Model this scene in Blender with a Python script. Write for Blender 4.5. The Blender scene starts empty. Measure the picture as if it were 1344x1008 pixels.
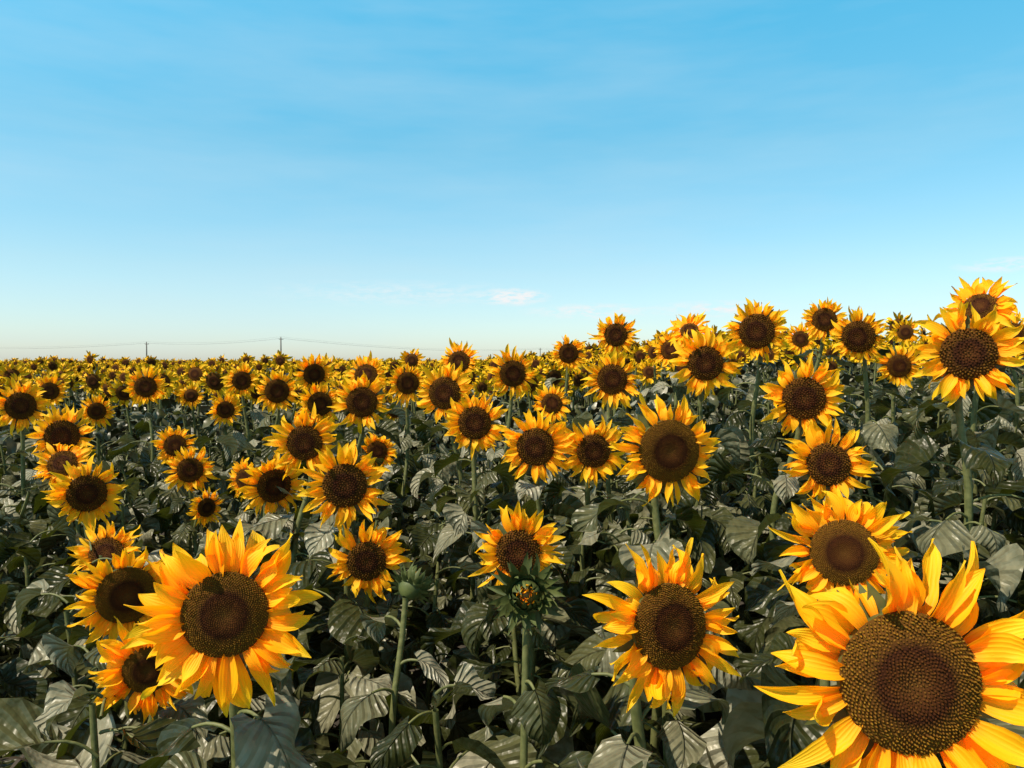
import bpy, math, numpy as np
from mathutils import Vector, Matrix
rng = np.random.default_rng(11)
R_ = lambda a,b: float(rng.uniform(a,b))
CAM_H = 1.95

def ground_h(x, y):
    yy = np.maximum(y, 0.0)
    s = np.clip((x+0.5)/3.5, 0, 1); s = s*s*(3-2*s)
    return 0.45*(1-np.exp(-yy/7.0)) + 0.42*s*np.clip(yy/2.0,0,1)

# ------------------------------------------------------------------ materials
def new_mat(name):
    m = bpy.data.materials.new(name); m.use_nodes = True
    nt = m.node_tree; nt.nodes.clear()
    return m, nt
def N(nt, typ, **kw):
    n = nt.nodes.new(typ)
    for k, v in kw.items(): setattr(n, k, v)
    return n
def ramp(nt, stops, interp='LINEAR'):
    r = N(nt, 'ShaderNodeValToRGB'); cr = r.color_ramp; cr.interpolation = interp
    while len(cr.elements) > 1: cr.elements.remove(cr.elements[-1])
    cr.elements[0].position = stops[0][0]; cr.elements[0].color = (*stops[0][1], 1)
    for p, c in stops[1:]:
        e = cr.elements.new(p); e.color = (*c, 1)
    return r
def math_(nt, op, a, b=None, clamp=False):
    n = N(nt, 'ShaderNodeMath', operation=op); n.use_clamp = clamp
    for i, v in enumerate((a, b)):
        if v is None: continue
        if isinstance(v, (int, float)): n.inputs[i].default_value = v
        else: nt.links.new(v, n.inputs[i])
    return n.outputs[0]
def mixc(nt, fac, a, b, blend='MIX'):
    n = N(nt, 'ShaderNodeMix', data_type='RGBA', blend_type=blend)
    for s, v in ((0, fac), (6, a), (7, b)):
        if isinstance(v, (int, float)): n.inputs[s].default_value = v
        elif isinstance(v, tuple): n.inputs[s].default_value = (*v, 1)
        else: nt.links.new(v, n.inputs[s])
    return n.outputs[2]

def attr(nt):
    a = N(nt, 'ShaderNodeAttribute', attribute_name='puv')
    s = N(nt, 'ShaderNodeSeparateXYZ'); nt.links.new(a.outputs['Vector'], s.inputs[0])
    return s.outputs[0], s.outputs[1], s.outputs[2]

def petal_material(name='petal', simple=False):
    m, nt = new_mat(name); L = nt.links
    u, v, r = attr(nt)
    base = ramp(nt, [(0,(0.88,0.27,0.002)),(0.25,(0.98,0.49,0.003)),(1,(1.0,0.63,0.010))])
    L.new(u, base.inputs[0])
    col = mixc(nt, math_(nt,'MULTIPLY', r, 0.40), base.outputs[0], (0.96,0.42,0.002))
    d = N(nt,'ShaderNodeBsdfPrincipled')
    d.inputs['Roughness'].default_value = .6; d.inputs['Specular IOR Level'].default_value=.2
    o = N(nt,'ShaderNodeOutputMaterial')
    if simple:
        L.new(col, d.inputs['Base Color']); L.new(d.outputs[0], o.inputs[0]); return m
    rib = math_(nt,'ABSOLUTE', math_(nt,'SINE', math_(nt,'MULTIPLY', v, 9.0)))
    col = mixc(nt, math_(nt,'MULTIPLY', math_(nt,'POWER', rib, 3.0), 0.16), col, (0.80,0.31,0.002))
    bump = N(nt,'ShaderNodeBump'); bump.inputs['Strength'].default_value=.55; bump.inputs['Distance'].default_value=.001
    L.new(rib, bump.inputs['Height'])
    L.new(mixc(nt,1.0,col,(.82,.82,.82),'MULTIPLY'), d.inputs['Base Color'])
    L.new(bump.outputs[0], d.inputs['Normal'])
    t = N(nt,'ShaderNodeBsdfTranslucent'); L.new(mixc(nt,1.0,col,(.62,.56,.45),'MULTIPLY'), t.inputs[0]); L.new(bump.outputs[0], t.inputs['Normal'])
    mx = N(nt,'ShaderNodeAddShader')
    L.new(d.outputs[0], mx.inputs[0]); L.new(t.outputs[0], mx.inputs[1])
    L.new(mx.outputs[0], o.inputs[0]); return m

def disc_material():
    m, nt = new_mat('flower_disc'); L = nt.links
    u, v, r = attr(nt)
    base = ramp(nt, [(0,(0.10,0.032,0.006)),(0.28,(0.07,0.018,0.004)),(0.5,(0.035,0.009,0.003)),(.62,(.07,.022,.004)),(.85,(0.11,0.035,0.005)),(1,(0.08,0.025,0.004))])
    tip = ramp(nt, [(0,(0.32,0.15,0.02)),(0.3,(0.22,0.08,0.010)),(0.5,(0.15,0.04,0.006)),(.65,(.50,.22,.02)),(1,(0.66,0.32,0.02))])
    L.new(u, base.inputs[0]); L.new(u, tip.inputs[0])
    col = mixc(nt, math_(nt,'MULTIPLY', v, r), base.outputs[0], tip.outputs[0])
    d = N(nt,'ShaderNodeBsdfPrincipled'); L.new(col, d.inputs['Base Color'])
    d.inputs['Roughness'].default_value=.85; d.inputs['Specular IOR Level'].default_value=.12
    o = N(nt,'ShaderNodeOutputMaterial'); L.new(d.outputs[0], o.inputs[0]); return m

def leaf_material(name='leaf', simple=False):
    m, nt = new_mat(name); L = nt.links
    u, v, r = attr(nt)
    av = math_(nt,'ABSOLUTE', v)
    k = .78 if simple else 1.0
    st=[(0,(0.022,0.026,0.005)),(0.40,(0.046,0.049,0.013)),(0.58,(0.095,0.092,0.034)),(.80,(.23,.208,.12)),(1,(0.40,0.36,0.245))]  # random leaf tone; pale end paints in sun highlights, dark olive end shade
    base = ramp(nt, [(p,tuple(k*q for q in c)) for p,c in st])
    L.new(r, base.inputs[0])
    d = N(nt,'ShaderNodeBsdfPrincipled')
    d.inputs['Roughness'].default_value=.38; d.inputs['Specular IOR Level'].default_value=.5
    d.inputs['Specular Tint'].default_value=(1,.92,.78,1)
    o = N(nt,'ShaderNodeOutputMaterial')
    if simple:
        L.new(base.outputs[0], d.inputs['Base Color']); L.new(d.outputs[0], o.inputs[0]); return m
    ph = math_(nt,'FRACT', math_(nt,'SUBTRACT', math_(nt,'MULTIPLY', u, 7.0), math_(nt,'MULTIPLY', av, 2.4)))
    dist = math_(nt,'ABSOLUTE', math_(nt,'SUBTRACT', ph, .5))
    sv = math_(nt,'SUBTRACT', 1.0, math_(nt,'MULTIPLY', dist, 13.0), True)
    mid = math_(nt,'SUBTRACT', 1.0, math_(nt,'MULTIPLY', av, 18.0), True)
    vein = math_(nt,'MAXIMUM', mid, math_(nt,'MULTIPLY', sv, .5))
    tc = N(nt,'ShaderNodeTexCoord')
    no = N(nt,'ShaderNodeTexNoise'); no.inputs['Scale'].default_value=22; no.inputs['Detail'].default_value=2
    L.new(tc.outputs['Object'], no.inputs['Vector'])
    rr = ramp(nt, [(.35,(.75,.76,.70)),(.65,(1.15,1.13,1.08))]); L.new(no.outputs[0], rr.inputs[0])
    col = mixc(nt, 1.0, base.outputs[0], rr.outputs[0], 'MULTIPLY')
    col = mixc(nt, math_(nt,'MULTIPLY', vein, .3), col, (0.20,0.19,0.085))
    # tissue puckers up between the side veins
    puck = math_(nt,'MULTIPLY', math_(nt,'MINIMUM', dist, .35), 1.6)
    h = math_(nt,'ADD', math_(nt,'MULTIPLY', mid, -1.0), math_(nt,'ADD', puck, math_(nt,'MULTIPLY', no.outputs[0], 1.5)))
    bump = N(nt,'ShaderNodeBump'); bump.inputs['Strength'].default_value=1.0; bump.inputs['Distance'].default_value=.009
    L.new(h, bump.inputs['Height'])
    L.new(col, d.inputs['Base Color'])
    L.new(bump.outputs[0], d.inputs['Normal'])
    t = N(nt,'ShaderNodeBsdfTranslucent')
    tcol = mixc(nt, .6, col, (0.17,0.20,0.010)); L.new(tcol, t.inputs[0])
    mx = N(nt,'ShaderNodeMixShader'); mx.inputs[0].default_value=.16
    L.new(d.outputs[0], mx.inputs[1]); L.new(t.outputs[0], mx.inputs[2])
    L.new(mx.outputs[0], o.inputs[0]); return m

def simple_noise_mat(name, c1, c2, scale, rough=.8, bumpd=0.0):
    m, nt = new_mat(name); L = nt.links
    tc = N(nt,'ShaderNodeTexCoord')
    no = N(nt,'ShaderNodeTexNoise'); no.inputs['Scale'].default_value=scale; no.inputs['Detail'].default_value=3
    L.new(tc.outputs['Object'], no.inputs['Vector'])
    rr = ramp(nt, [(.3,c1),(.7,c2)]); L.new(no.outputs[0], rr.inputs[0])
    d = N(nt,'ShaderNodeBsdfPrincipled'); L.new(rr.outputs[0], d.inputs['Base Color']); d.inputs['Roughness'].default_value=rough
    if bumpd:
        b = N(nt,'ShaderNodeBump'); b.inputs['Distance'].default_value=bumpd; L.new(no.outputs[0], b.inputs['Height']); L.new(b.outputs[0], d.inputs['Normal'])
    o = N(nt,'ShaderNodeOutputMaterial'); L.new(d.outputs[0], o.inputs[0]); return m

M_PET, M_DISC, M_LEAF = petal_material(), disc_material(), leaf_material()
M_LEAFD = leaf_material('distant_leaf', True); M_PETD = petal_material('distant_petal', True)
M_STEM = simple_noise_mat('stem', (0.10,0.105,0.024), (0.21,0.20,0.06), 60, .6)
M_BRACT = simple_noise_mat('green_bract', (0.055,0.07,0.012), (0.13,0.145,0.032), 40, .6)
M_SOIL = simple_noise_mat('soil', (0.025,0.018,0.010), (0.065,0.048,0.03), 3.0, .95, .03)
M_WOOD = simple_noise_mat('weathered_wood', (0.10,0.085,0.07), (0.2,0.18,0.15), 8, .9)
M_WIRE = simple_noise_mat('metal_wire', (0.12,0.12,0.12), (0.2,0.2,0.2), 3, .5)
M_DRY = simple_noise_mat('dry_grass', (0.02,0.012,0.006), (0.06,0.038,0.017), 12, .8)
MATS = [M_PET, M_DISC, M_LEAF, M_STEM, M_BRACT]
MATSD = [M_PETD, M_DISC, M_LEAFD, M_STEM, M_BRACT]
PET, DISC, LEAF, STEM, BRACT = range(5)

# ------------------------------------------------------------------ mesh builder
class MB:
    def __init__(s): s.v=[]; s.a=[]; s.q=[]; s.t=[]; s.qm=[]; s.tm=[]; s.n=0
    def add(s, P, A, quads=None, tris=None, mat=0):
        P=np.asarray(P,float).reshape(-1,3); A=np.asarray(A,float).reshape(-1,3)
        s.v.append(P); s.a.append(A)
        if quads is not None and len(quads): s.q.append(np.asarray(quads)+s.n); s.qm.append(np.full(len(quads),mat))
        if tris is not None and len(tris): s.t.append(np.asarray(tris)+s.n); s.tm.append(np.full(len(tris),mat))
        s.n+=len(P)
    def grid(s, P, A, mat):
        n,m=P.shape[:2]
        s.add(P,A,quads=grid_idx(n,m),mat=mat)
    def merge(s, o, M=None):
        P=np.concatenate(o.v); 
        if M is not None:
            M=np.array(M); P=P@M[:3,:3].T+M[:3,3]
        s.v.append(P); s.a.append(np.concatenate(o.a))
        for q,m in zip(o.q,o.qm): s.q.append(q+s.n); s.qm.append(m)
        for q,m in zip(o.t,o.tm): s.t.append(q+s.n); s.tm.append(m)
        s.n+=len(P)
    def build(s, name, mats, smooth=True):
        V=np.concatenate(s.v); A=np.concatenate(s.a)
        q=np.concatenate(s.q) if s.q else np.zeros((0,4),int); t=np.concatenate(s.t) if s.t else np.zeros((0,3),int)
        mi=np.concatenate(s.qm+s.tm) if (s.qm or s.tm) else np.zeros(0,int)
        me=bpy.data.meshes.new(name)
        me.vertices.add(len(V)); me.vertices.foreach_set('co',V.ravel().astype(np.float32))
        nl=q.size+t.size; me.loops.add(nl)
        me.loops.foreach_set('vertex_index',np.concatenate([q.ravel(),t.ravel()]).astype(np.int32))
        me.polygons.add(len(q)+len(t))
        ls=np.concatenate([np.arange(len(q))*4, q.size+np.arange(len(t))*3]).astype(np.int32)
        me.polygons.foreach_set('loop_start',ls)
        me.polygons.foreach_set('material_index',mi.astype(np.int32))
        me.update(calc_edges=True)
        me.polygons.foreach_set('use_smooth',np.full(len(me.polygons),smooth))
        at=me.attributes.new('puv','FLOAT_VECTOR','POINT'); at.data.foreach_set('vector',A.ravel().astype(np.float32))
        for m in mats: me.materials.append(m)
        me.validate(); me.update()
        return me
_gi={}
def grid_idx(n,m):
    if (n,m) not in _gi:
        i=np.arange(n-1)[:,None]*m+np.arange(m-1)[None,:]
        _gi[(n,m)]=np.stack([i,i+1,i+m+1,i+m],-1).reshape(-1,4)
    return _gi[(n,m)]

PT=[0,.15,.35,.55,.75,.9,1]; PW=[.45,.74,.98,.95,.64,.28,.02]
LT=[0,.07,.22,.42,.68,.87,1]; LW=[.30,.80,1,.93,.60,.24,.01]
def blade(L,W,n,m,tilt,curl,side,twist,cup,ripple,prof,back=0.0,droop_pow=1.3):
    t=np.linspace(0,1,n); s=np.linspace(-1,1,m)
    th=tilt+curl*t**droop_pow; ph=side*t**1.3; tw=twist*t
    d=np.stack([np.cos(th)*np.cos(ph),np.sin(ph),np.sin(th)*np.cos(ph)],-1)
    pos=np.concatenate([np.zeros((1,3)),np.cumsum((d[1:]+d[:-1])/2*L/(n-1),0)])
    c=np.stack([-np.sin(ph),np.cos(ph),0*ph],-1)
    nr=np.cross(d,c); nr/=np.linalg.norm(nr,axis=1)[:,None]+1e-9
    c2=c*np.cos(tw)[:,None]+nr*np.sin(tw)[:,None]; n2=-c*np.sin(tw)[:,None]+nr*np.cos(tw)[:,None]
    w=np.interp(t,*prof)*W
    P=pos[:,None,:]+c2[:,None,:]*(w[:,None]*s[None,:])[...,None]
    f1,f2,p1,p2=R_(5,11),R_(5,11),R_(0,6),R_(0,6)
    hh=cup*W*(np.abs(s)**1.5)[None,:]*np.interp(t,*prof)[:,None]
    hh=hh+ripple*W*(s**2)[None,:]*np.where(s[None,:]>0,np.sin(f1*t+p1)[:,None],np.sin(f2*t+p2)[:,None])
    P=P+n2[:,None,:]*hh[...,None]
    if back: P=P-d[:,None,:]*(back*L*(s**2)[None,:]*((1-t)**3)[:,None])[...,None]
    r=R_(0,1)
    A=np.stack([np.broadcast_to(t[:,None],(n,m)),np.broadcast_to(s[None,:],(n,m)),np.full((n,m),r)],-1)
    return P,A
def rotz(P,a):
    c,s=math.cos(a),math.sin(a); Q=P.copy(); Q[...,0]=c*P[...,0]-s*P[...,1]; Q[...,1]=s*P[...,0]+c*P[...,1]; return Q

def tube(mb,pts,rad,k,mat):
    pts=np.asarray(pts,float); n=len(pts)
    T=np.gradient(pts,axis=0); T/=np.linalg.norm(T,axis=1)[:,None]+1e-9
    ref=np.array([0.31,0.95,0.05]); B=np.cross(T,ref); B/=np.linalg.norm(B,axis=1)[:,None]+1e-9; C=np.cross(T,B)
    a=np.linspace(0,2*np.pi,k+1)
    P=pts[:,None,:]+np.asarray(rad)[:,None,None]*(np.cos(a)[None,:,None]*B[:,None,:]+np.sin(a)[None,:,None]*C[:,None,:])
    A=np.full(P.shape,.5); mb.grid(P,A,mat)
def smooth_path(pts,n):
    pts=np.asarray(pts,float)
    p=np.vstack([2*pts[0]-pts[1],pts,2*pts[-1]-pts[-2]]); out=[]
    for i in range(1,len(p)-2):
        for u in np.linspace(0,1,n,endpoint=False):
            out.append(.5*((2*p[i])+(-p[i-1]+p[i+1])*u+(2*p[i-1]-5*p[i]+4*p[i+1]-p[i+2])*u*u+(-p[i-1]+3*p[i]-3*p[i+1]+p[i+2])*u**3))
    out.append(pts[-1]); return np.array(out)

LOD={0:dict(pn=12,pm=5,np=(48,55),fl=1300,dn=12,ln=14,lm=9,sk=10,br=26),
     1:dict(pn=7,pm=3,np=(42,50),fl=260,dn=8,ln=9,lm=7,sk=7,br=18),
     2:dict(pn=5,pm=3,np=(26,30),fl=0,dn=5,ln=6,lm=5,sk=5,br=6),
     3:dict(pn=3,pm=3,np=(16,18),fl=0,dn=3,ln=4,lm=3,sk=4,br=0)}

def head(D,disc_ratio,lod):
    mb=MB(); q=LOD[lod]; Rd=D*disc_ratio/2; dome=.24*Rd
    # disc surface
    n=q['dn']; k={0:40,1:26,2:14,3:9}[lod]
    r=np.linspace(0,1,n); a=np.linspace(0,2*np.pi,k+1)
    dz=lambda rr: .05*Rd+dome*(1-rr**2)-dome*.45*np.exp(-(rr/.32)**2)
    P=np.stack([Rd*r[:,None]*np.cos(a)[None],Rd*r[:,None]*np.sin(a)[None],np.broadcast_to(dz(r)[:,None],(n,k+1))],-1)
    bv={0:.2,1:.08,2:.10,3:.10}[lod]
    A=np.stack([np.broadcast_to(r[:,None],(n,k+1)),np.full((n,k+1),bv),np.full((n,k+1),.5)],-1)
    mb.grid(P,A,DISC)
    if q['fl']:
        nf=q['fl']; i=np.arange(nf); rr=np.sqrt((i+.5)/nf); an=i*2.39996; rr=rr*.99
        sz=Rd/math.sqrt(nf)*1.05
        ring=R_(.45,.7)
        hgt=sz*np.where(rr>ring,rng.uniform(.9,2.8,nf),rng.uniform(.6,1.4,nf))
        cx,cy,cz=Rd*rr*np.cos(an),Rd*rr*np.sin(an),dz(rr)
        ca,sa=np.cos(an),np.sin(an); V=[]; AA=[]
        rv=rng.uniform(.3,1,nf) if lod==0 else rng.uniform(.0,.55,nf)
        for du,dv in ((-.62,-.62),(.62,-.62),(.62,.62),(-.62,.62)):
            V.append(np.stack([cx+sz*(du*ca-dv*sa),cy+sz*(du*sa+dv*ca),cz-.1*sz],-1)); AA.append(np.stack([rr,0*rr,rv],-1))
        lean=rng.normal(0,.35,(nf,2))*sz
        V.append(np.stack([cx+lean[:,0]+ca*sz*.2,cy+lean[:,1]+sa*sz*.2,cz+hgt],-1)); AA.append(np.stack([rr,0*rr+1,rv],-1))
        V=np.stack(V,1).reshape(-1,3); AA=np.stack(AA,1).reshape(-1,3)
        b=np.arange(nf)[:,None]*5
        tr=np.concatenate([b+np.array([[0,1,4]]),b+np.array([[1,2,4]]),b+np.array([[2,3,4]]),b+np.array([[3,0,4]])])
        mb.add(V,AA,tris=tr,mat=DISC)
    # rays in three whorls
    npet=int(rng.integers(*q['np'])); Lp=(D/2-Rd)*1.06
    for j in range(npet):
        lay=j%3
        an=2*np.pi*(j/npet)+rng.normal(0,.10)
        L=Lp*R_(.72,1.28)*(1.0 if lay<2 else .82)*(1.15 if rng.random()<.15 else 1)
        W=Lp*R_(.115,.195)*(1.3 if lod>=2 else 1)*(1.3 if lod==3 else 1)
        tilt=(.0,.18,.32)[lay]+rng.normal(0,.17); curl=rng.normal(-.12,.55)
        if lay==2: curl=min(curl,.1)
        if rng.random()<.2: curl+=1.4*rng.choice([-1,1] if lay==0 else [-1,-1])
        P,A=blade(L,W,q['pn'],q['pm'],tilt,curl,rng.normal(0,.42),rng.normal(0,.9),R_(.1,1.0),R_(.05,.45),(PT,PW))
        P[...,0]+=Rd*(.97,.95,.92)[lay]; P[...,2]+=(-.12,-.06,.0)[lay]*Rd
        mb.grid(rotz(P,an),A,PET)
    # receptacle
    zz=np.array([-.55,-.5,-.38,-.22,-.08,.04])*Rd; rr=np.array([.14,.3,.62,.88,1.0,.98])*Rd
    P=np.stack([rr[:,None]*np.cos(a)[None],rr[:,None]*np.sin(a)[None],np.broadcast_to(zz[:,None],(6,k+1))],-1)
    mb.grid(P,np.full(P.shape,.5),BRACT)
    for j in range(q['br']):
        P,A=blade(Rd*R_(.45,.7),Rd*.17,5,3,R_(-.3,.15),R_(-.3,.5),rng.normal(0,.15),0,.2,.1,(PT,[.9,1,.85,.6,.35,.15,.02]))
        P[...,0]+=Rd*.93; P[...,2]-=.2*Rd
        mb.grid(rotz(P,2*np.pi*j/q['br']+rng.normal(0,.08)),A,BRACT)
    return mb
def bud(D,openness):
    mb=MB(); Rd=D*.30; k=22
    a=np.linspace(0,2*np.pi,k+1); r=np.linspace(0,1,8)
    P=np.stack([Rd*.8*r[:,None]*np.cos(a)[None],Rd*.8*r[:,None]*np.sin(a)[None],np.broadcast_to((Rd*.75*(1-r**2)+.15*Rd)[:,None],(8,k+1))],-1)
    mb.grid(P,np.stack([np.broadcast_to(r[:,None],(8,k+1)),np.zeros((8,k+1)),np.full((8,k+1),.5)],-1),BRACT)
    zz=np.array([-1.0,-.9,-.6,-.25,.1,.3])*Rd; rr=np.array([.2,.45,.8,1.0,1.0,.85])*Rd
    P=np.stack([rr[:,None]*np.cos(a)[None],rr[:,None]*np.sin(a)[None],np.broadcast_to(zz[:,None],(6,k+1))],-1)
    mb.grid(P,np.full(P.shape,.5),BRACT)
    for lay,(cnt,tl,cu,LL,z) in enumerate([(14,1.35,1.5,1.2,.2),(16,1.1,1.2,1.25,.15),(15,.7,.9,1.4,0),(14,.3,.5,1.4,-.15),(12,-.1,.2,1.15,-.3)]):
        for j in range(cnt):
            P,A=blade(Rd*LL*R_(.8,1.2),Rd*.24,6,3,tl+rng.normal(0,.16),cu*R_(.4,1.1),rng.normal(0,.2),rng.normal(0,.2),.25,.1,(PT,[1,1,.85,.6,.36,.15,.02]))
            P[...,0]+=Rd*(.75 if lay==0 else .92); P[...,2]+=z*Rd
            mb.grid(rotz(P,2*np.pi*(j+.5*lay)/cnt+rng.normal(0,.06)),A,BRACT)
    for j in range(26):   # tuft of yellow rays starting to show
        P,A=blade(Rd*R_(.4,.75)*openness,Rd*.12,5,3,1.35,.5,rng.normal(0,.3),0,.3,.1,(PT,PW))
        rr0=Rd*R_(.12,.55); P[...,0]+=rr0; P[...,2]+=.65*Rd
        mb.grid(rotz(P,R_(0,6.28)),A,PET)
    return mb

def leaf(mb,base,az,L,elev,lod,droop=None):
    q=LOD[lod]
    pl=L*R_(.45,.75); pe=elev
    p=np.array(base); dirh=np.array([math.cos(az),math.sin(az),0])
    pts=[p]; 
    for i in range(3):
        e=pe-.35*i; p=p+(dirh*math.cos(e)+np.array([0,0,math.sin(e)]))*pl/3; pts.append(p)
    if lod<3: tube(mb,smooth_path(pts,2) if lod<2 else pts,np.linspace(.0045,.003,7 if lod<2 else 4),max(4,q['sk']-3),STEM)
    if droop is None: droop=R_(-2.2,-.5)
    P,A=blade(L,L*R_(.30,.43),q['ln'],q['lm'],pe-.75,droop,rng.normal(0,.4),rng.normal(0,.8),rng.normal(.15,.55),R_(.2,.6),(LT,LW),back=.14,droop_pow=1.0)
    P=rotz(P,az)+pts[-1]
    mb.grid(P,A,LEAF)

def frame(face):
    z=Vector(face).normalized(); x=Vector((0,0,1)).cross(z); x.normalize(); y=z.cross(x)
    return Matrix((x,y,z)).transposed()

def plant(h,D,disc_ratio,yaw,pitch,lod,kind='flower',nleaf=16,leafscale=1.0,roll=0):
    """Plant standing at local origin; head centre at height h, offset toward its face."""
    mb=MB(); f=np.array([math.sin(yaw)*math.cos(pitch),-math.cos(yaw)*math.cos(pitch),math.sin(pitch)])
    off=np.array([math.sin(yaw),-math.cos(yaw),0])*.13
    hc=np.array([off[0],off[1],h])
    Rd=D*disc_ratio/2
    wob=rng.normal(0,.03,(2,2))
    if kind=='flower':
        back=hc-f*Rd*.5
        pts=[(0,0,-.03),(wob[0,0],wob[0,1],h*.35),(wob[1,0],wob[1,1],h*.7),(off[0]*.1,off[1]*.1,h-.17),(back[0]-f[0]*.055,back[1]-f[1]*.055,h-.05-f[2]*.05),tuple(back)]
    else:
        hc=np.array([off[0]*.4,off[1]*.4,h]); back=hc-f*D*.28
        pts=[(0,0,-.03),(wob[0,0],wob[0,1],h*.35),(wob[1,0],wob[1,1],h*.7),(off[0]*.1,off[1]*.1,h-.12),tuple(back+np.array([0,0,-.02])),tuple(back)]
    if kind=='leafy': pts=pts[:4]
    sp=smooth_path(pts,4 if lod<2 else 2)
    r0=.0125 if kind=='flower' else .009
    tube(mb,sp,np.interp(sp[:,2],[0,h*.8,h],[r0*1.25,r0*.9,r0*.8]),LOD[lod]['sk'],STEM)
    if kind=='flower':
        Mx=frame(f).to_4x4(); Mx.translation=hc; Mx=Mx@Matrix.Rotation(roll or R_(0,6),4,'Z')
        mb.merge(head(D,disc_ratio,lod),Mx)
    elif kind=='bud':
        Mx=frame(f).to_4x4(); Mx.translation=hc; mb.merge(bud(D,1.0),Mx)
    az=R_(0,6.28); top=h-(.13 if kind=='flower' else .06)
    for i in range(nleaf):
        u=(i+R_(0,.6))/nleaf; z=h*.22+(top-h*.22)*u
        az+=2.4+rng.normal(0,.25)
        sx=np.interp(z,sp[:,2][:len(sp)-3],sp[:,0][:len(sp)-3]); sy=np.interp(z,sp[:,2][:len(sp)-3],sp[:,1][:len(sp)-3])
        L=leafscale*R_(.8,1.2)*np.interp(u,[0,.3,.75,1],[.17,.22,.19,.12])
        leaf(mb,(sx,sy,z),az,L,R_(.35,.85),lod)
    return mb

coll=bpy.context.scene.collection
# ------------------------------------------------------------------ individually standing sunflowers
# (x, y, head z relative to eye level, head diameter, disc ratio, yaw deg, pitch deg)
F=[( .50, .95,-.40,.355,.49,  -4, 10),(-.493,1.30,-.43,.32,.45,  14,  8),( .281,1.35,-.468,.30,.50,  22, 10),
 ( .723,1.65,-.41,.29,.49,-14, 6),(-1.02,2.0,-.61,.27,.55,  35,  0),(-.86,1.78,-.72,.25,.44,  20, 0),
 (-1.5,2.8,-.70,.25,.48,  10,  25),(-.48,2.5,-.65,.27,.48,  10,  0),( .018,2.3,-.57,.28,.48, 0, 5),
 ( .433,2.1,-.24,.31,.56, 8, 0),(-.55,2.5,-.40,.29,.50, 12, 5),(-1.68,3.0,-.51,.29,.50, 30, 0),
 (-2.13,3.6,-.34,.29,.52, 25, 5),(-2.58,4.0,-.22,.29,.50, 30, 5),(-1.61,3.8,-.53,.25,.50, 20, 5),
 (-.94,3.0,-.48,.27,.50, 35,-5),(-.79,2.9,-.30,.28,.48, 5, 0),(-1.45,3.6,-.68,.18,.50, 50,0),
 (-1.86,4.2,-.45,.24,.50, 15, 10),(-1.37,3.9,-.59,.22,.50,-20, 5),(-.71,3.6,-.18,.29,.50, 12, 5),
 (-1.11,4.4,-.23,.27,.52, 20, 0),(-1.48,4.8,-.17,.29,.52, 15, 0),(-1.95,5.5,-.12,.27,.50, 15, 0),
 (-1.35,5.2,-.07,.29,.50, 20,-5),(-.92,4.8,-.07,.29,.50, 0,20),(-.63,4.6,-.115,.27,.50, 10, 0),
 (-.30,3.4,-.13,.29,.50, -8, 0),(-.152,3.1,-.24,.27,.50, 5, 5),( .087,2.8,-.305,.28,.50, -5, 0),
 ( .30,2.8,-.32,.26,.48, 5, 0),( .004,4.0,-.05,.28,.50, 5,0),(-.34,4.9,.015,.28,.50, 0, 15),
 (-.92,7.0,.035,.25,.50, 0, 0),( .37,5.0,.07,.26,.50, 0,0),( .626,4.6,.175,.28,.50,-10, 0),
 ( .46,3.5,-.07,.28,.50, 0,5),( .76,3.0,.003,.30,.46,-5, 0),(1.09,3.4,.146,.29,.54, -25,-5),
 (1.07,4.6,.20,.28,.40,-20, 35),( .996,2.6,-.117,.29,.50,-10, 0),(1.04,2.5,-.33,.28,.50,-10, 5),
 (1.80,4.4,.255,.27,.50,-15, 5),(1.68,3.7,.133,.28,.56, -40,-10),(2.03,4.0,-.01,.24,.50,-15, 0),
 (1.316,2.2,.029,.31,.48,-20, 5),(1.90,3.1,.23,.29,.44,-40, 30),(3.09,6.0,.25,.24,.50,-15, 0),
 ( .24,4.6,-.24,.26,.50, 10, 20),(-.71,4.0,-.46,.22,.50, 20, 10),(-2.5,5.2,-.156,.29,.50, 15, 5),
 (-2.07,3.5,-.46,.26,.50, 10, 30),(1.0,4.8,.09,.26,.50, -25, 10),(1.22,6.5,.10,.25,.50,-10, 0),
 (-2.07,5.5,-.33,.25,.50, 20, 0),(-3.0,5.5,-.34,.25,.50, 25, 0),(-2.95,7.0,-.29,.25,.50, 15, 0),
 (2.76,4.2,.16,.26,.50,-35, 0),(2.08,5.5,.18,.24,.50,-20, 10),(-3.4,5.6,-.2,.26,.5,20,0),
 (-1.15,6.2,-.1,.26,.5,10,0),(-1.6,6.6,-.04,.26,.5,10,10)]
for (x,y,z,D,dr,yw,pt) in F:
    lod=0 if y<2.2 else (1 if y<6 else 2)
    yaw=math.radians(yw); bx=x-math.sin(yaw)*.13; by=y+math.cos(yaw)*.13
    g=float(ground_h(bx,by)); h=CAM_H+z-g
    mb=plant(h,D,dr,yaw,math.radians(pt),lod,nleaf=17 if y<4.5 else 14,leafscale=1.15 if y<2.6 else 1.0)
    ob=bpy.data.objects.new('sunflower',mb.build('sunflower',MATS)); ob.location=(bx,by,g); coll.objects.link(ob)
for (x,y,z,D,yw,pt) in [(.029,1.6,-.47,.125,0,12),(-.285,1.9,-.574,.11,150,35)]:
    g=float(ground_h(x,y)); mb=plant(CAM_H+z-g,D,.5,math.radians(yw),math.radians(pt),0,'bud',nleaf=13,leafscale=.8)
    ob=bpy.data.objects.new('sunflower_bud',mb.build('sunflower_bud',MATS)); ob.location=(x,y,g); coll.objects.link(ob)

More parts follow.
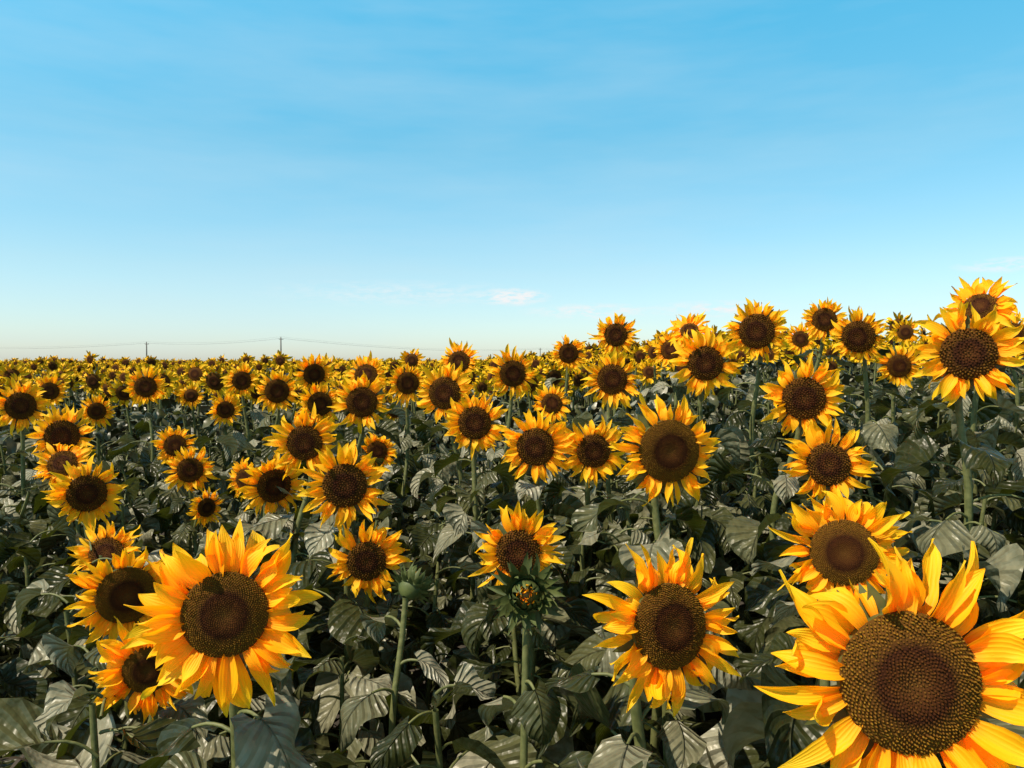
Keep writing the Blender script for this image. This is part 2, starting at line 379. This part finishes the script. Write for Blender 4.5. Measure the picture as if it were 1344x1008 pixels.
# ------------------------------------------------------------------ instanced field
def template_collection(name,items,mats=MATS):
    c=bpy.data.collections.new(name)
    for i,mb in enumerate(items):
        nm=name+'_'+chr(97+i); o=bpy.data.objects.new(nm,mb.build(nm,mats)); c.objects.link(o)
    return c
def scatter(name,c,pos,rot,scl,idx):
    me=bpy.data.meshes.new(name); me.vertices.add(len(pos)); me.vertices.foreach_set('co',pos.ravel().astype(np.float32))
    a=me.attributes.new('rot','FLOAT_VECTOR','POINT'); a.data.foreach_set('vector',rot.ravel().astype(np.float32))
    a=me.attributes.new('scl','FLOAT_VECTOR','POINT'); a.data.foreach_set('vector',scl.ravel().astype(np.float32))
    a=me.attributes.new('idx','INT','POINT'); a.data.foreach_set('value',idx.astype(np.int32))
    ob=bpy.data.objects.new(name,me); coll.objects.link(ob)
    ng=bpy.data.node_groups.new(name,'GeometryNodeTree')
    ng.interface.new_socket('Geometry',in_out='INPUT',socket_type='NodeSocketGeometry')
    ng.interface.new_socket('Geometry',in_out='OUTPUT',socket_type='NodeSocketGeometry')
    gi=ng.nodes.new('NodeGroupInput'); go=ng.nodes.new('NodeGroupOutput')
    ci=ng.nodes.new('GeometryNodeCollectionInfo'); ci.inputs['Collection'].default_value=c
    ci.inputs['Separate Children'].default_value=True; ci.inputs['Reset Children'].default_value=True
    ip=ng.nodes.new('GeometryNodeInstanceOnPoints'); ip.inputs['Pick Instance'].default_value=True
    ng.links.new(gi.outputs[0],ip.inputs['Points']); ng.links.new(ci.outputs[0],ip.inputs['Instance'])
    for nm,dt,so in (('rot','FLOAT_VECTOR','Rotation'),('scl','FLOAT_VECTOR','Scale'),('idx','INT','Instance Index')):
        na=ng.nodes.new('GeometryNodeInputNamedAttribute'); na.data_type=dt; na.inputs[0].default_value=nm
        ng.links.new(na.outputs[0],ip.inputs[so])
    ng.links.new(ip.outputs[0],go.inputs[0])
    md=ob.modifiers.new('scatter','NODES'); md.node_group=ng
    return ob
def rows(y0,y1,step_y,step_x,xf):
    out=[]
    y=y0
    while y<y1:
        w=xf(y); x=np.arange(-w,w,step_x); 
        out.append(np.stack([x+rng.normal(0,step_x*.3,len(x)),y+rng.normal(0,step_y*.3,len(x))],-1)); y+=step_y
    return np.concatenate(out)
def fill(name,c,ncol,P,smin,smax,yawspread,rise=None):
    n=len(P); z=ground_h(P[:,0],P[:,1])
    pos=np.stack([P[:,0],P[:,1],z],-1)
    rot=np.stack([rng.normal(0,.05,n),rng.normal(0,.05,n),rng.uniform(-yawspread,yawspread,n)+.12],-1)
    s=rng.uniform(smin,smax,n); scatter(name,c,pos,rot,np.stack([s,s,s],-1),rng.integers(0,ncol,n))

mid=template_collection('sunflower_mid',[plant(R_(1.40,1.68),R_(.23,.30),R_(.44,.55),R_(-.3,.3),R_(-.25,.4),2,nleaf=13) for _ in range(12)],MATSD)
far=template_collection('sunflower_distant',[plant(R_(1.42,1.66),R_(.24,.30),R_(.42,.50),R_(-.2,.2),R_(-.1,.3),3,nleaf=8) for _ in range(8)],MATSD)
leafy=template_collection('sunflower_foliage_plant',[plant(1.25,.2,.5,0,0,1,'leafy',nleaf=20,leafscale=1.05) for _ in range(8)])
Pm=rows(6.0,20,.62,.42,lambda y:.78*y+2)
Pm=Pm[(Pm[:,1]>6.3)]
fill('sunflower_field',mid,12,Pm,.86,1.0,.45)
Pf=rows(20,75,.80,.50,lambda y:.75*y+2)
fill('distant_sunflower_field',far,8,Pf,.87,1.0,.45)
Pl=rows(1.35,6.5,.46,.40,lambda y:.78*y+1.0)
Pl=Pl[~((Pl[:,1]<2.0)&(Pl[:,0]<-.68*Pl[:,1]))]
fill('sunflower_foliage',leafy,8,Pl,.84,1.06,3.1)

# dry weeds at the left-hand edge of the field
mb=MB()
for i in range(260):
    y=R_(1.5,2.2); x=-R_(.63,.95)*y; g=float(ground_h(x,y)); hh=R_(.5,1.02)
    a=R_(0,6.28); l=R_(.05,.3)
    t=np.linspace(0,1,6); p=np.stack([x+math.cos(a)*l*t**2,y+math.sin(a)*l*t**2,g+hh*t*(1-.12*t)],-1)
    tube(mb,p,np.linspace(.0035,.001,6),3,0)
    for k2 in range(5):
        b=p[int(rng.integers(2,6))]; P,A=blade(R_(.06,.16),.006,5,3,R_(-.4,1.0),R_(-1.4,.2),0,0,.2,.2,(PT,PW)); mb.grid(rotz(P,R_(0,6.28))+b,A,0)
ob=bpy.data.objects.new('dry_weeds',mb.build('dry_weeds',[M_DRY])); coll.objects.link(ob)

# ------------------------------------------------------------------ ground
gx=np.concatenate([-np.geomspace(3000,12,14),np.linspace(-10,10,41),np.geomspace(12,3000,14)])
gy=np.concatenate([[-3000,-300,-40,-8],np.linspace(-4,20,49),np.geomspace(23,4000,18)])
X,Y=np.meshgrid(gx,gy,indexing='ij'); Z=ground_h(X,Y)
mb=MB(); Pg=np.stack([X,Y,Z],-1); mb.grid(Pg.transpose(1,0,2).copy(),np.full(Pg.transpose(1,0,2).shape,.5),0)
ob=bpy.data.objects.new('ground',mb.build('ground',[M_SOIL])); coll.objects.link(ob)

# ------------------------------------------------------------------ power line
poles=[(-175,205,6.0),(-91,190,5.4),(-53,175,6.1),(10,270,5.6),(95,330,6.0)]
tops=[]
for (x,y,t) in poles:
    g=float(ground_h(x,y)); H=CAM_H+t-g; mb=MB()
    tube(mb,[(0,0,-.3),(0,0,H*.5),(0,0,H),(0,0,H+.01)],[.18,.16,.13,.001],10,0)
    tube(mb,[(-.5,.18,H-.45),(-.49,.18,H-.45),(.49,.18,H-.45),(.5,.18,H-.45)],[.001,.045,.045,.001],6,0)
    for cx in (-.45,0,.45):
        zb=H-.405 if cx else H
        tube(mb,[(cx,.18 if cx else 0,zb),(cx,.18 if cx else 0,zb+.06),(cx,.18 if cx else 0,zb+.14),(cx,.18 if cx else 0,zb+.2)],[.02,.05,.05,.01],6,0)
    ob=bpy.data.objects.new('utility_pole',mb.build('utility_pole',[M_WOOD])); ob.location=(x,y,g); coll.objects.link(ob)
    tops.append((x,y,g+H))
mb=MB()
for a,b in zip(tops[:-1],tops[1:]):
    for cx,dz in ((-.45,-.2),(.45,-.2),(0,.18)):
        u=np.linspace(0,1,24)
        L=math.dist(a[:2],b[:2]); sag=min(1.6,L*.018)
        p=np.stack([a[0]+(b[0]-a[0])*u+cx,a[1]+(b[1]-a[1])*u+.14,a[2]+(b[2]-a[2])*u-4*sag*u*(1-u)+dz],-1)
        tube(mb,p,np.full(24,.010),4,0)
ob=bpy.data.objects.new('overhead_power_line',mb.build('overhead_power_line',[M_WIRE])); coll.objects.link(ob)

# ------------------------------------------------------------------ light & sky
EL,AZ=math.radians(57),math.radians(-122)
D=Vector((math.sin(AZ)*math.cos(EL),math.cos(AZ)*math.cos(EL),math.sin(EL)))
sl=bpy.data.lights.new('sun','SUN'); sl.energy=5.0; sl.angle=math.radians(.5); sl.color=(1,.96,.87)
so=bpy.data.objects.new('sun',sl); so.rotation_euler=D.to_track_quat('Z','Y').to_euler(); so.location=(0,0,20); coll.objects.link(so)
w=bpy.data.worlds.new('World'); bpy.context.scene.world=w; w.use_nodes=True; nt=w.node_tree; nt.nodes.clear()
sky=N(nt,'ShaderNodeTexSky',sky_type='NISHITA'); sky.sun_disc=False; sky.sun_elevation=EL; sky.sun_rotation=AZ
sky.air_density=1.0; sky.dust_density=.6; sky.ozone_density=1.0
tc=N(nt,'ShaderNodeTexCoord')
sx=N(nt,'ShaderNodeSeparateXYZ'); nt.links.new(tc.outputs['Generated'],sx.inputs[0])
gr=ramp(nt,[(0,(1.38,1.50,1.72)),(.12,(1.36,1.68,1.64)),(.27,(1.02,1.98,1.86)),(.44,(.74,2.55,2.42)),(.53,(.45,.55,.42)),(.7,(.30,.27,.19)),(1,(.26,.22,.15))])
nt.links.new(sx.outputs[2],gr.inputs[0])
gm=N(nt,'ShaderNodeVectorMath',operation='MULTIPLY'); nt.links.new(sky.outputs[0],gm.inputs[0]); nt.links.new(gr.outputs[0],gm.inputs[1])
col=gm.outputs[0]
mp=N(nt,'ShaderNodeMapping'); mp.inputs['Scale'].default_value=(1.6,1.6,9); mp.inputs['Rotation'].default_value=(0,math.radians(12),0)
nt.links.new(tc.outputs['Generated'],mp.inputs[0])
no=N(nt,'ShaderNodeTexNoise'); no.inputs['Scale'].default_value=1.3; no.inputs['Detail'].default_value=5; no.inputs['Roughness'].default_value=.55
nt.links.new(mp.outputs[0],no.inputs['Vector'])
cr=ramp(nt,[(.42,(0,0,0)),(.72,(1,1,1))]); nt.links.new(no.outputs[0],cr.inputs[0])
low=ramp(nt,[(0,(1,1,1)),(.44,(1,1,1)),(.56,(0,0,0))]); nt.links.new(sx.outputs[2],low.inputs[0])
col=mixc(nt,math_(nt,'MULTIPLY',math_(nt,'MULTIPLY',cr.outputs[0],low.outputs[0]),.26),col,(6.2,8.0,8.9))
def cloud(col,az,el,wa,we,amt):
    a=math.radians(az); e=math.radians(el); c=(math.sin(a)*math.cos(e),math.cos(a)*math.cos(e),math.sin(e))
    s=N(nt,'ShaderNodeVectorMath',operation='SUBTRACT'); nt.links.new(tc.outputs['Generated'],s.inputs[0]); s.inputs[1].default_value=c
    m=N(nt,'ShaderNodeVectorMath',operation='MULTIPLY'); nt.links.new(s.outputs[0],m.inputs[0]); m.inputs[1].default_value=(1/wa,1/wa,1/we)
    l=N(nt,'ShaderNodeVectorMath',operation='LENGTH'); nt.links.new(m.outputs[0],l.inputs[0])
    n2=N(nt,'ShaderNodeTexNoise'); n2.inputs['Scale'].default_value=1.0; n2.inputs['Detail'].default_value=5; n2.inputs['Roughness'].default_value=.65
    mm=N(nt,'ShaderNodeMapping'); mm.inputs['Scale'].default_value=(45,45,170); nt.links.new(tc.outputs['Generated'],mm.inputs[0]); nt.links.new(mm.outputs[0],n2.inputs['Vector'])
    mask=math_(nt,'SUBTRACT',1.0,l.outputs['Value'],True)
    nn=math_(nt,'MULTIPLY',math_(nt,'SUBTRACT',n2.outputs[0],.40,True),4.5,True)
    f=math_(nt,'MULTIPLY',math_(nt,'MULTIPLY',mask,nn),amt,True)
    return mixc(nt,f,col,(9.0,9.2,9.3))
for c in [(0.2,5.0,.055,.013,1.9),(6.0,3.9,.10,.012,1.3),(15,4.0,.09,.012,1.4),(-8,5.2,.2,.02,.5),(33,6.2,.06,.010,1.1)]:
    col=cloud(col,*c)
bg=N(nt,'ShaderNodeBackground'); bg.inputs[1].default_value=.1
nt.links.new(col,bg.inputs[0]); wo=N(nt,'ShaderNodeOutputWorld'); nt.links.new(bg.outputs[0],wo.inputs[0])

# ------------------------------------------------------------------ camera
cd=bpy.data.cameras.new('camera'); cd.sensor_width=36; cd.lens=26.8; cd.clip_start=.05; cd.clip_end=8000
co=bpy.data.objects.new('camera',cd); co.location=(0,0,CAM_H); co.rotation_euler=(math.radians(90-1.5),0,0); coll.objects.link(co)
sc=bpy.context.scene; sc.camera=co
sc.view_settings.view_transform='Standard'; sc.view_settings.look='None'; sc.view_settings.exposure=0
